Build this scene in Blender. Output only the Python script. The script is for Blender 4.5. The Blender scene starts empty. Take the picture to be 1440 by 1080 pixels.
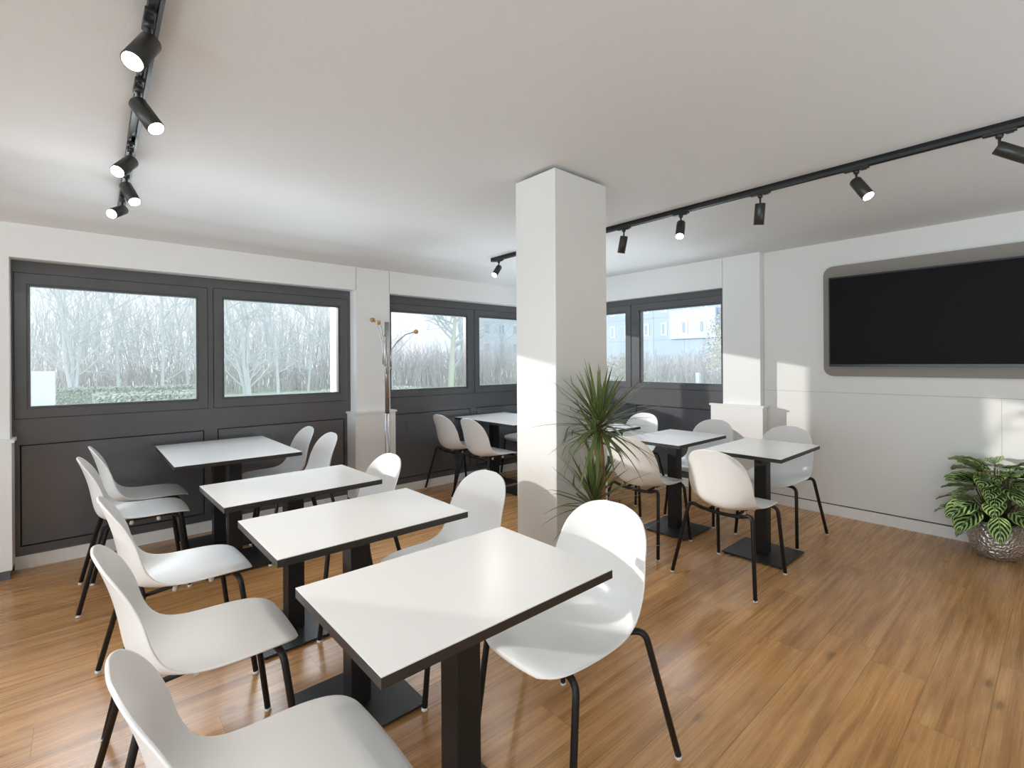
import bpy, bmesh, math, random
from mathutils import Vector, Matrix
random.seed(7)
PI = math.pi
sc = bpy.context.scene
COL = sc.collection

# ------------------------------------------------------------------ camera, sky, sun, exposure
TH, ROLL, CAM_H, FPX = math.radians(48.604), math.radians(-0.35), 1.3443, 686.27
cam_d = bpy.data.cameras.new('camera')
cam_d.sensor_fit = 'HORIZONTAL'; cam_d.sensor_width = 36.0
cam_d.lens = FPX * 36 / 1440
cam_d.shift_y = -(540 - 509.246) / 1440
cam_d.clip_start = 0.05; cam_d.clip_end = 400
cam = bpy.data.objects.new('camera', cam_d); COL.objects.link(cam)
fw = Vector((math.cos(TH), math.sin(TH), 0)); rt = Vector((math.sin(TH), -math.cos(TH), 0)); up = Vector((0, 0, 1))
cr = rt * math.cos(ROLL) + up * math.sin(ROLL); cu = up * math.cos(ROLL) - rt * math.sin(ROLL)
m = Matrix((cr, cu, -fw)).transposed().to_4x4(); m.translation = Vector((0, 0, CAM_H))
cam.matrix_world = m
sc.camera = cam

SKY = 0.98          # brightness of the sky
SUN_E = 1.9         # low winter sun
LAMP_W = 9.5        # each lit track spotlight
EXPOSURE = 0.68
w = bpy.data.worlds.new('sky'); sc.world = w; w.use_nodes = True
nt = w.node_tree; nt.nodes.clear()
o_ = nt.nodes.new('ShaderNodeOutputWorld'); bg = nt.nodes.new('ShaderNodeBackground')
tc = nt.nodes.new('ShaderNodeTexCoord'); sp = nt.nodes.new('ShaderNodeSeparateXYZ'); rp = nt.nodes.new('ShaderNodeValToRGB')
nt.links.new(tc.outputs['Generated'], sp.inputs[0]); nt.links.new(sp.outputs['Z'], rp.inputs[0])
rp.color_ramp.elements[0].position = 0.0; rp.color_ramp.elements[0].color = (0.93, 0.96, 0.98, 1)
rp.color_ramp.elements[1].position = 0.6; rp.color_ramp.elements[1].color = (0.80, 0.90, 1.0, 1)
nt.links.new(rp.outputs[0], bg.inputs[0]); bg.inputs[1].default_value = SKY
nt.links.new(bg.outputs[0], o_.inputs[0])
sun_d = bpy.data.lights.new('sun', 'SUN'); sun_d.energy = SUN_E; sun_d.angle = math.radians(0.6); sun_d.color = (1.0, 0.95, 0.87)
sun = bpy.data.objects.new('sun', sun_d); COL.objects.link(sun)
sun.rotation_euler = Vector((0.73, -1.0, -0.19)).to_track_quat('-Z', 'Y').to_euler()
def area(name, loc, d, sx, sy, watts, col, spread=180):
    l = bpy.data.lights.new(name, 'AREA'); l.shape = 'RECTANGLE'; l.size = sx; l.size_y = sy; l.energy = watts; l.color = col; l.spread = math.radians(spread)
    o = bpy.data.objects.new(name, l); COL.objects.link(o); o.location = loc; o.rotation_euler = Vector(d).to_track_quat('-Z', 'Y').to_euler(); return o
# added fill lights out of view: open room end and behind the camera
area('open_end_fill', (-6.3, 0.9, 1.25), (1, 0, .08), 6.6, 2.1, 120, (0.69, 0.87, 1.0))  # added fill, no glazing is built here
area('uplight', (-2.4, -1.4, 0.5), (.3, .25, 1), 2.4, 1.6, 64, (0.64, 0.84, 1.0), 150)
area('uplight', (2.6, -2.0, 0.5), (.05, .35, 1), 2.6, 1.0, 19, (0.68, 0.87, 1.0), 130)
area('ceiling_panel_light', (-0.9, -0.6, 2.3), (.55, .5, -1), 1.8, 1.8, 9, (0.82, 0.92, 1.0))  # added overhead fill, no panel lamp hangs here
# added fill lights outside the windows, some aimed up, some aimed down
area('ground_daylight', (1.9, 5.7, 0.1), (0, -1, 0.85), 5.4, 1.2, 215, (0.84, 0.93, 1.0), 140)
area('ground_daylight', (5.9, 3.3, 0.1), (-1, 0, 0.85), 2.4, 1.2, 110, (0.84, 0.93, 1.0), 140)
area('sky_daylight', (1.9, 6.2, 3.3), (0, -1, -0.75), 5.4, 1.2, 190, (0.86, 0.95, 1.0), 140)  # added fill from above, on top of the real sky
area('sky_daylight', (6.6, 3.3, 3.3), (-1, 0, -0.75), 2.4, 1.2, 80, (0.86, 0.95, 1.0), 140)
sc.view_settings.view_transform = 'Standard'; sc.view_settings.look = 'None'
sc.view_settings.exposure = EXPOSURE; sc.view_settings.gamma = 1.0; sc.view_settings.use_curve_mapping = False
sc.cycles.use_denoising = True
sc.cycles.max_bounces = 10; sc.cycles.diffuse_bounces = 6; sc.cycles.glossy_bounces = 4
sc.cycles.transparent_max_bounces = 12; sc.cycles.sample_clamp_indirect = 6.0
sc.cycles.caustics_reflective = False; sc.cycles.caustics_refractive = False

# ------------------------------------------------------------------ materials
def srgb(r, g, b):
    f = lambda c: (c / 255 / 12.92) if c / 255 <= 0.04045 else ((c / 255 + 0.055) / 1.055) ** 2.4
    return (f(r), f(g), f(b), 1)

class NT:
    def __init__(s, name):
        s.m = bpy.data.materials.new(name); s.m.use_nodes = True; s.t = s.m.node_tree
        s.b = s.t.nodes['Principled BSDF']; s.out = s.t.nodes['Material Output']
    def n(s, typ, **kw):
        x = s.t.nodes.new(typ)
        for k, v in kw.items(): setattr(x, k, v)
        return x
    def l(s, a, b): s.t.links.new(a, b)
    def math(s, op, a, b=None, c=None):
        x = s.n('ShaderNodeMath', operation=op)
        for i, v in enumerate((a, b, c)):
            if v is None: continue
            if isinstance(v, (int, float)): x.inputs[i].default_value = v
            else: s.l(v, x.inputs[i])
        return x.outputs[0]
    def mix(s, f, a, b, bt='MIX'):
        x = s.n('ShaderNodeMix', data_type='RGBA', blend_type=bt)
        for k, v in (('f', f), ('a', a), ('b', b)):
            i = {'f': 0, 'a': 6, 'b': 7}[k]
            if isinstance(v, (int, float, tuple)): x.inputs[i].default_value = v
            else: s.l(v, x.inputs[i])
        return x.outputs[2]
    def ramp(s, f, stops):
        x = s.n('ShaderNodeValToRGB'); e = x.color_ramp.elements
        while len(e) < len(stops): e.new(0.5)
        for i, (p, c) in enumerate(stops): e[i].position = p; e[i].color = c
        s.l(f, x.inputs[0]); return x.outputs[0]
    def noise(s, vec, scale, detail=3, rough=0.5, dist=0.0):
        x = s.n('ShaderNodeTexNoise'); x.inputs['Scale'].default_value = scale; x.inputs['Detail'].default_value = detail
        x.inputs['Roughness'].default_value = rough; x.inputs['Distortion'].default_value = dist
        if vec is not None: s.l(vec, x.inputs['Vector'])
        return x.outputs[0]
    def bump(s, h, strength, dist=0.002):
        x = s.n('ShaderNodeBump'); x.inputs['Strength'].default_value = strength; x.inputs['Distance'].default_value = dist
        s.l(h, x.inputs['Height']); s.l(x.outputs[0], s.b.inputs['Normal'])
    def obj(s): return s.n('ShaderNodeTexCoord').outputs['Object']
    def geo(s): return s.n('ShaderNodeNewGeometry').outputs['Position']
    def scale(s, vec, sx, sy, sz):
        x = s.n('ShaderNodeMapping'); x.inputs['Scale'].default_value = (sx, sy, sz); s.l(vec, x.inputs[0]); return x.outputs[0]

def plain(name, col, rough=0.5, metal=0.0, bump=0.0, bscale=200, var=0.04, spec=0.5, coat=0.0):
    k = NT(name)
    v = k.obj()
    nz = k.noise(v, bscale * 0.15, 3)
    c2 = tuple(x * (1 - var) for x in col[:3]) + (1,)
    k.l(k.mix(nz, col, c2), k.b.inputs['Base Color'])
    k.b.inputs['Roughness'].default_value = rough; k.b.inputs['Metallic'].default_value = metal
    k.b.inputs['Specular IOR Level'].default_value = spec; k.b.inputs['Coat Weight'].default_value = coat
    if bump: k.bump(k.noise(v, bscale, 2), bump, 0.001)
    return k.m

M = {}
M['wall'] = plain('white_wall_paint', (0.86, 0.86, 0.855, 1), 0.6, bump=0.08, bscale=120, var=0.02)
M['ceiling'] = plain('ceiling_plaster', (0.72, 0.72, 0.715, 1), 0.8, bump=0.5, bscale=90, var=0.03)
M['greige'] = plain('pale_greige_panel', (0.82, 0.815, 0.795, 1), 0.55, bump=0.06, bscale=150, var=0.02)
M['column'] = plain('column_panel_paint', (0.745, 0.735, 0.71, 1), 0.5, bump=0.06, bscale=150, var=0.02)
M['cream'] = plain('beige_wall_paint', (0.60, 0.52, 0.42, 1), 0.7, var=0.03)
M['shadowgap'] = plain('black_gap', (0.012, 0.012, 0.012, 1), 0.8)
M['frame'] = plain('anthracite_aluminium', srgb(88, 89, 92), 0.28, metal=0.0, bump=0.04, bscale=160, var=0.05, coat=0.25)
M['panel'] = plain('anthracite_panel', srgb(94, 96, 101), 0.15, metal=0.0, bump=0.05, bscale=14, var=0.06, coat=0.3)
M['gasket'] = plain('black_gasket', (0.01, 0.01, 0.01, 1), 0.6)
M['shell'] = plain('white_polypropylene', (0.86, 0.86, 0.855, 1), 0.33, bump=0.03, bscale=500, var=0.02)
M['steel'] = plain('black_coated_steel', (0.016, 0.016, 0.017, 1), 0.42, bump=0.05, bscale=300, spec=0.3)
M['plate'] = plain('black_textured_steel', (0.02, 0.02, 0.022, 1), 0.45, bump=0.7, bscale=420, var=0.3)
M['glide'] = plain('clear_plastic', (0.75, 0.75, 0.75, 1), 0.25)
M['laminate'] = plain('white_laminate', (0.88, 0.88, 0.875, 1), 0.27, bump=0.05, bscale=600, var=0.015)
M['edge'] = plain('dark_edge_band', srgb(46, 44, 42), 0.4)
M['rail'] = plain('black_track', (0.02, 0.02, 0.02, 1), 0.4)
M['head'] = plain('black_lamp_metal', (0.035, 0.033, 0.03, 1), 0.35, metal=0.2)
M['chrome'] = plain('brushed_chrome', (0.55, 0.55, 0.56, 1), 0.34, metal=1.0, var=0.08)
M['wood_ball'] = plain('beech_knob', srgb(196, 160, 98), 0.45, var=0.25, bscale=300)
M['tvboard'] = plain('taupe_board', srgb(142, 134, 126), 0.5, bump=0.1, bscale=300, var=0.05)
M['bezel'] = plain('tv_bezel', (0.012, 0.012, 0.012, 1), 0.3)
M['screen'] = plain('tv_screen', (0.010, 0.010, 0.010, 1), 0.5, spec=0.08)
M['soil'] = plain('potting_soil', (0.03, 0.02, 0.012, 1), 0.95, bump=1.0, bscale=60)
M['planter'] = plain('white_planter', (0.7, 0.7, 0.69, 1), 0.4)
M['pier_ext'] = plain('grey_render', srgb(176, 178, 182), 0.8)
M['pale_ext'] = plain('pale_render', srgb(226, 232, 234), 0.8)

def lamp_glow():
    k = NT('lamp_glow'); k.b.inputs['Base Color'].default_value = (1, 0.95, 0.85, 1)
    k.b.inputs['Emission Color'].default_value = (1.0, 0.86, 0.66, 1); k.b.inputs['Emission Strength'].default_value = 12.0
    return k.m
M['glow'] = lamp_glow()

def glass():
    k = NT('window_glass')
    tr = k.n('ShaderNodeBsdfTransparent'); tr.inputs[0].default_value = (0.965, 0.972, 0.985, 1)
    gl = k.n('ShaderNodeBsdfGlossy'); gl.inputs['Roughness'].default_value = 0.02
    fr = k.n('ShaderNodeFresnel'); fr.inputs[0].default_value = 1.45
    mx = k.n('ShaderNodeMixShader'); k.l(k.math('MULTIPLY', fr.outputs[0], 0.8), mx.inputs[0])
    k.l(tr.outputs[0], mx.inputs[1]); k.l(gl.outputs[0], mx.inputs[2]); k.l(mx.outputs[0], k.out.inputs[0])
    return k.m
M['glass'] = glass()

def wood_floor():
    k = NT('oak_vinyl_planks')
    sx = k.n('ShaderNodeSeparateXYZ'); k.l(k.geo(), sx.inputs[0]); X, Y = sx.outputs[0], sx.outputs[1]
    PW, PL = 0.195, 1.25
    r = k.math('DIVIDE', Y, PW); row = k.math('FLOOR', r); fy = k.math('FRACT', r)
    wn = k.n('ShaderNodeTexWhiteNoise', noise_dimensions='1D'); k.l(row, wn.inputs['W'])
    c = k.math('ADD', k.math('DIVIDE', X, PL), wn.outputs['Value']); col = k.math('FLOOR', c); fx = k.math('FRACT', c)
    w2 = k.n('ShaderNodeTexWhiteNoise', noise_dimensions='2D')
    cb = k.n('ShaderNodeCombineXYZ'); k.l(row, cb.inputs[0]); k.l(col, cb.inputs[1]); k.l(cb.outputs[0], w2.inputs['Vector'])
    pid = w2.outputs['Value']
    # per-plank grain coordinates
    gx = k.math('ADD', X, k.math('MULTIPLY', pid, 37.0)); gy = k.math('ADD', Y, k.math('MULTIPLY', pid, 11.0))
    gv = k.n('ShaderNodeCombineXYZ'); k.l(gx, gv.inputs[0]); k.l(gy, gv.inputs[1])
    g1 = k.noise(k.scale(gv.outputs[0], .55, 14, 1), 2.0, 6, 0.62, 0.5)
    g2 = k.noise(k.scale(gv.outputs[0], 1.3, 80, 1), 2.0, 3, 0.6, 0.2)
    g3 = k.noise(k.scale(gv.outputs[0], 1.0, 3.2, 1), 1.7, 3, 0.5, 0.8)
    base = k.ramp(g1, [(0.28, srgb(160, 114, 70)), (0.5, srgb(200, 152, 100)), (0.72, srgb(218, 174, 122))])
    fine = k.ramp(g2, [(0.3, (0.62, 0.62, 0.62, 1)), (0.55, (1, 1, 1, 1))])
    c1 = k.mix(0.45, base, k.mix(1.0, base, fine, 'MULTIPLY'))
    tone = k.ramp(g3, [(0.3, (0.84, 0.82, 0.80, 1)), (0.65, (1.06, 1.05, 1.03, 1))])
    c1 = k.mix(1.0, c1, tone, 'MULTIPLY')
    pt = k.ramp(pid, [(0.0, (0.84, 0.81, 0.78, 1)), (0.5, (1.0, 0.98, 0.96, 1)), (1.0, (1.1, 1.06, 1.0, 1))])
    c1 = k.mix(1.0, c1, pt, 'MULTIPLY')
    # knots
    vo = k.n('ShaderNodeTexVoronoi'); vo.inputs['Scale'].default_value = 1.0
    k.l(k.scale(gv.outputs[0], 2.3, 5.6, 1), vo.inputs['Vector'])
    wob = k.math('ADD', vo.outputs['Distance'], k.math('MULTIPLY', k.noise(k.scale(gv.outputs[0], 25, 60, 1), 1.0, 2), 0.10))
    kn = k.ramp(wob, [(0.10, (1, 1, 1, 1)), (0.175, (0, 0, 0, 1))])
    c1 = k.mix(k.math('MULTIPLY', kn, 0.62), c1, srgb(92, 62, 38))
    # seams
    ey = k.math('MINIMUM', fy, k.math('SUBTRACT', 1.0, fy)); ex = k.math('MINIMUM', fx, k.math('SUBTRACT', 1.0, fx))
    s1 = k.math('LESS_THAN', k.math('MULTIPLY', ey, PW), 0.0011); s2 = k.math('LESS_THAN', k.math('MULTIPLY', ex, PL), 0.0011)
    seam = k.math('MAXIMUM', s1, s2)
    c1 = k.mix(k.math('MULTIPLY', seam, 0.55), c1, srgb(70, 46, 28))
    k.l(c1, k.b.inputs['Base Color'])
    k.l(k.math('ADD', 0.21, k.math('MULTIPLY', g2, 0.12)), k.b.inputs['Roughness'])
    k.b.inputs['Specular IOR Level'].default_value = 0.5
    h = k.math('SUBTRACT', k.math('MULTIPLY', g2, 0.25), seam)
    k.bump(h, 0.22, 0.0012)
    return k.m
M['floor'] = wood_floor()

def leaf_dracaena():
    k = NT('dracaena_leaf')
    uv = k.n('ShaderNodeUVMap'); s = k.n('ShaderNodeSeparateXYZ'); k.l(uv.outputs[0], s.inputs[0])
    e = k.math('ABSOLUTE', k.math('SUBTRACT', s.outputs[1], 0.5))
    c = k.ramp(e, [(0.0, srgb(120, 140, 66)), (0.22, srgb(86, 104, 48)), (0.38, srgb(82, 96, 50)), (0.5, srgb(186, 192, 158))])
    nz = k.noise(k.geo(), 9, 2)
    c = k.mix(k.math('MULTIPLY', nz, 0.5), c, srgb(56, 66, 34))
    k.l(c, k.b.inputs['Base Color']); k.b.inputs['Roughness'].default_value = 0.3
    return k.m
M['drac'] = leaf_dracaena()

def leaf_calathea():
    k = NT('calathea_leaf')
    uv = k.n('ShaderNodeUVMap'); s = k.n('ShaderNodeSeparateXYZ'); k.l(uv.outputs[0], s.inputs[0])
    u = s.outputs[0]; a = k.math('ABSOLUTE', k.math('SUBTRACT', s.outputs[1], 0.5)); a2 = k.math('MULTIPLY', a, 2.0)
    ph = k.math('SUBTRACT', k.math('MULTIPLY', u, 5.0), k.math('MULTIPLY', k.math('POWER', a2, 1.4), 2.6))
    ph = k.math('ADD', ph, k.math('MULTIPLY', k.noise(uv.outputs[0], 5, 2), 0.5))
    tri = k.math('ABSOLUTE', k.math('SUBTRACT', k.math('MULTIPLY', k.math('FRACT', ph), 2.0), 1.0))
    wid = k.math('ADD', 0.46, k.math('MULTIPLY', k.math('SUBTRACT', 1.0, a2), 0.16))
    band = k.math('LESS_THAN', tri, wid)
    inner = k.math('MULTIPLY', band, k.math('GREATER_THAN', a2, 0.06)); inner = k.math('MULTIPLY', inner, k.math('LESS_THAN', a2, 0.86))
    lite = k.mix(k.noise(uv.outputs[0], 3, 2), srgb(160, 192, 104), srgb(198, 218, 154))
    c = k.mix(inner, lite, srgb(24, 52, 28))
    rim = k.math('GREATER_THAN', a2, 0.93); c = k.mix(rim, c, srgb(60, 100, 44))
    mid = k.math('LESS_THAN', a2, 0.035); c = k.mix(mid, c, srgb(40, 74, 36))
    k.l(c, k.b.inputs['Base Color']); k.b.inputs['Roughness'].default_value = 0.34
    return k.m
M['cala'] = leaf_calathea()

def hammered():
    k = NT('hammered_silver'); v = k.n('ShaderNodeTexVoronoi', feature='SMOOTH_F1'); v.inputs['Scale'].default_value = 75
    k.l(k.obj(), v.inputs['Vector'])
    k.b.inputs['Base Color'].default_value = (0.60, 0.59, 0.58, 1); k.b.inputs['Metallic'].default_value = 0.8; k.b.inputs['Roughness'].default_value = 0.36
    k.bump(v.outputs['Distance'], 0.9, 0.012); return k.m
M['hammer'] = hammered()

def bark(name, a, b):
    k = NT(name); n = k.noise(k.scale(k.obj(), 1, 1, .35), 60, 3)
    k.l(k.mix(n, a, b), k.b.inputs['Base Color']); k.b.inputs['Roughness'].default_value = 0.85
    k.bump(n, 0.5, 0.004); return k.m
M['cane'] = bark('dracaena_cane', srgb(176, 140, 96), srgb(120, 90, 60))
M['stem'] = plain('green_stalk', srgb(90, 84, 52), 0.5)
M['twig'] = bark('hazed_bark', srgb(228, 232, 232), srgb(204, 210, 212))  # bark colours bleached: haze and overexposure put into the colour
M['twig2'] = bark('hazed_reddish_twigs', srgb(236, 232, 232), srgb(216, 212, 212))
M['bark_ivy'] = bark('hazed_mossy_bark', srgb(226, 230, 214), srgb(206, 212, 196))
def foliage_mat(name, a, b, sc_=3):  # outdoor leaf and lawn colours bleached, haze put into the colour
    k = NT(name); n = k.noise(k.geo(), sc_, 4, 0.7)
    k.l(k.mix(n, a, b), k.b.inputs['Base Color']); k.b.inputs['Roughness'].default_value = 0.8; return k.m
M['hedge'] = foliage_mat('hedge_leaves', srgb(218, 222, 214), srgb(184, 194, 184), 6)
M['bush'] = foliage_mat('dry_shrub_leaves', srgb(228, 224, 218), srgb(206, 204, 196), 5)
M['greenbush'] = foliage_mat('hazed_green_leaves', srgb(220, 226, 204), srgb(200, 210, 184), 4)
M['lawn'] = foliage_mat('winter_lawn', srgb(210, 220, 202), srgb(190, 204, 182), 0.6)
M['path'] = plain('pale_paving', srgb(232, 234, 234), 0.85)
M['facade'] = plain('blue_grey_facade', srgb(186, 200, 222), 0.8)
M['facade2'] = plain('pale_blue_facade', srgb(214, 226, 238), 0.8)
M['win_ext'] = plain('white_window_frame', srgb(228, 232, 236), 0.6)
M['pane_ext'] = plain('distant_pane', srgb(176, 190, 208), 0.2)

# ------------------------------------------------------------------ mesh helpers
class MB:
    def __init__(s): s.bm = bmesh.new(); s.uv = None
    def box(s, x0, x1, y0, y1, z0, z1, mi=0, bev=0):
        a = [min(x0, x1), min(y0, y1), min(z0, z1)]; b = [max(x0, x1), max(y0, y1), max(z0, z1)]
        vs = [s.bm.verts.new((x, y, z)) for x in (a[0], b[0]) for y in (a[1], b[1]) for z in (a[2], b[2])]
        fs = [(0, 1, 3, 2), (4, 6, 7, 5), (0, 4, 5, 1), (2, 3, 7, 6), (0, 2, 6, 4), (1, 5, 7, 3)]
        faces = []
        for f in fs:
            ff = s.bm.faces.new([vs[i] for i in f]); ff.material_index = mi; faces.append(ff)
        if bev:
            es = list({e for f in faces for e in f.edges})
            r = bmesh.ops.bevel(s.bm, geom=es, offset=bev, segments=2, affect='EDGES', profile=0.6)
            for f in r['faces']: f.material_index = mi; f.smooth = True
        return s
    def tube(s, pts, r, seg=8, caps=True, mi=0, smooth=True):
        pts = [Vector(p) for p in pts]; n = len(pts)
        rs = r if isinstance(r, (list, tuple)) else [r] * n
        t0 = (pts[1] - pts[0]).normalized()
        nrm = t0.orthogonal().normalized(); rings = []
        for i in range(n):
            t = (pts[min(i + 1, n - 1)] - pts[max(i - 1, 0)])
            if t.length < 1e-9: t = t0
            t.normalize(); nrm = (nrm - t * nrm.dot(t))
            if nrm.length < 1e-6: nrm = t.orthogonal()
            nrm.normalize(); bn = t.cross(nrm)
            rings.append([s.bm.verts.new(pts[i] + (nrm * math.cos(2 * PI * k / seg) + bn * math.sin(2 * PI * k / seg)) * rs[i]) for k in range(seg)])
        for i in range(n - 1):
            for k in range(seg):
                f = s.bm.faces.new((rings[i][k], rings[i][(k + 1) % seg], rings[i + 1][(k + 1) % seg], rings[i + 1][k])); f.smooth = smooth; f.material_index = mi
        if caps:
            f = s.bm.faces.new(rings[0][::-1]); f.material_index = mi; f = s.bm.faces.new(rings[-1]); f.material_index = mi
        return s
    def lathe(s, prof, c=(0, 0, 0), seg=32, mi=0, smooth=True, axis=None):
        R = Vector((0, 0, 1)).rotation_difference(Vector(axis)).to_matrix() if axis is not None else Matrix.Identity(3)
        c = Vector(c); rings = []
        for r, z in prof:
            if r < 1e-6: rings.append([s.bm.verts.new(c + R @ Vector((0, 0, z)))])
            else: rings.append([s.bm.verts.new(c + R @ Vector((r * math.cos(2 * PI * k / seg), r * math.sin(2 * PI * k / seg), z))) for k in range(seg)])
        for a, b in zip(rings, rings[1:]):
            for k in range(seg):
                q = [a[k % len(a)], a[(k + 1) % len(a)], b[(k + 1) % len(b)], b[k % len(b)]]
                q = [v for i, v in enumerate(q) if v not in q[:i]]
                if len(q) >= 3:
                    f = s.bm.faces.new(q); f.smooth = smooth; f.material_index = mi
        return s
    def blade(s, rows, mi=0):
        """rows: list of (left, mid, right) points; uv u along, v across"""
        uvl = s.bm.loops.layers.uv.verify(); n = len(rows); vr = [[s.bm.verts.new(p) for p in r] for r in rows]; w_ = len(rows[0])
        for i in range(n - 1):
            for j in range(w_ - 1):
                q = [(vr[i][j], i, j), (vr[i][j + 1], i, j + 1), (vr[i + 1][j + 1], i + 1, j + 1), (vr[i + 1][j], i + 1, j)]
                f = s.bm.faces.new([a[0] for a in q]); f.smooth = True; f.material_index = mi
                for lp, a in zip(f.loops, q): lp[uvl].uv = (a[1] / (n - 1), a[2] / (w_ - 1))
        return s
    def build(s, name, mat, parent=None, recalc=True):
        if recalc: bmesh.ops.recalc_face_normals(s.bm, faces=s.bm.faces[:])
        me = bpy.data.meshes.new(name); s.bm.to_mesh(me); s.bm.free()
        for x in (mat if isinstance(mat, (list, tuple)) else [mat]): me.materials.append(M[x] if isinstance(x, str) else x)
        o = bpy.data.objects.new(name, me); COL.objects.link(o)
        if parent is not None: o.parent = parent
        return o

def bx(name, mat, b, parent=None, bev=0): return MB().box(*b, bev=bev).build(name, mat, parent)
def empty(name, loc=(0, 0, 0), rz=0):
    o = bpy.data.objects.new(name, None); COL.objects.link(o); o.location = loc; o.rotation_euler = (0, 0, rz); o.empty_display_size = 0.1; return o
def tag(o, label=None, cat=None, group=None, kind=None):
    if label: o['label'] = label
    if cat: o['category'] = cat
    if group: o['group'] = group
    if kind: o['kind'] = kind
    return o
def struct(o, label=None): o['kind'] = 'structure'; return tag(o, label, 'wall' if o.name.startswith('wall') else o.name.split('_')[0])
def fillet(pts, r, n=6):
    pts = [Vector(p) for p in pts]; out = [pts[0]]
    for i in range(1, len(pts) - 1):
        a, b, c = pts[i - 1], pts[i], pts[i + 1]; u = (a - b); v = (c - b)
        ru = min(r, u.length * 0.49, v.length * 0.49); p0 = b + u.normalized() * ru; p1 = b + v.normalized() * ru
        for k in range(n + 1):
            t = k / n; out.append(p0 * (1 - t) ** 2 + b * 2 * t * (1 - t) + p1 * t * t)
    out.append(pts[-1]); return out
def children(o): return list(o.children)
def copy_tree(o, parent=None):
    c = o.copy(); COL.objects.link(c)
    if parent is not None: c.parent = parent
    for ch in children(o): copy_tree(ch, c)
    return c

# ------------------------------------------------------------------ room shell
ZC = 2.37
X0, Y0r = -6.5, -2.7
YW, YF, YO = 4.43, 4.56, 4.66       # white wall face, window frame face, outer face of the left (window) wall
XW, XF, XO = 4.80, 4.87, 5.10       # same for the far wall
XT = 4.885                          # panelled wall that carries the screen

def plate(mb, s0, s1, z0, z1, holes, P):
    """boxes covering [s0,s1]x[z0,z1] minus holes; P(sa,sb,za,zb) adds one"""
    ss = sorted({s0, s1, *[min(max(h[i], s0), s1) for h in holes for i in (0, 1)]}); zs = sorted({z0, z1, *[min(max(h[i], z0), z1) for h in holes for i in (2, 3)]})
    for sa, sb in zip(ss, ss[1:]):
        run = None
        for za, zb in zip(zs, zs[1:]):
            cs, cz = (sa + sb) / 2, (za + zb) / 2
            solid = not any(h[0] < cs < h[1] and h[2] < cz < h[3] for h in holes)
            if solid:
                run = [run[0], zb] if run else [za, zb]
            if (not solid or zb == zs[-1]) and run:
                P(sa, sb, run[0], run[1]); run = None

struct(bx('floor', 'floor', (X0, 5.2, Y0r, 4.9, -0.12, 0.0)))
struct(bx('ceiling', 'ceiling', (X0, 5.2, Y0r, 4.9, ZC, ZC + 0.2)))
# sloped plaster strip along the window wall
b = MB(); prof = [(4.11, ZC + 0.001), (4.11, ZC), (YW + .02, 2.245), (YW + .02, ZC + 0.001)]
va = [b.bm.verts.new((X0, y, z)) for y, z in prof]; vb = [b.bm.verts.new((XW, y, z)) for y, z in prof]
for i in range(4): b.bm.faces.new((va[i], va[(i + 1) % 4], vb[(i + 1) % 4], vb[i]))
b.bm.faces.new(va); b.bm.faces.new(vb[::-1])
struct(b.build('trim_1', 'ceiling'))
# window wall
HA = [(-3.1, -0.77, -1, 2.035), (-0.345, 1.943, -1, 2.035), (2.292, 4.58, -1, 2.035)]
b = MB(); plate(b, X0, XO, 0.0, ZC, HA, lambda s0, s1, z0, z1: b.box(s0, s1, YW, YO, z0, z1))
struct(b.build('wall_left', 'wall'))
struct(bx('trim_6', 'pier_ext', (1.955, 2.282, YO, 5.10, -.2, 2.6)))
# hairline joints of the pier panel
b = MB()
for x in (1.9455, 2.2895): b.box(x - .0012, x + .0012, YW - 0.0006, YW + .002, 2.035, 2.25)
struct(b.build('trim_2', 'shadowgap'))
# far wall with window
b = MB(); plate(b, 1.905, YO, 0.0, ZC, [(2.262, 4.46, -1, 2.075)], lambda s0, s1, z0, z1: b.box(XW, XO, s0, s1, z0, z1))
struct(b.build('wall_far', 'wall'))
b = MB(); b.box(XW - .0006, XW + .002, 2.2608, 2.2632, 2.075, ZC); struct(b.build('trim_3', 'shadowgap'))
# panelled wall on the right: boards with hairline joints
b = MB()
for y0, y1, z0, z1 in ((-2.7, 1.903, 1.066, ZC), (0.3012, 1.903, 0.098, 1.0642), (-1.3, 0.300, 0.098, 1.0642), (-2.7, -1.3012, 0.098, 1.0642)):
    b.box(XT, XO, y0, y1, z0, z1)
struct(b.build('wall_right', 'greige'))
struct(bx('trim_4', 'shadowgap', (XT + .012, XO - .01, Y0r, 1.9, 0.0, ZC - .01)))
struct(bx('baseboard_right', 'wall', (XT - .004, XT + .02, Y0r, 1.872, 0.0, 0.088)))
struct(bx('wall_back', 'cream', (X0, XO, Y0r - .15, Y0r, 0.0, ZC)))

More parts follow.
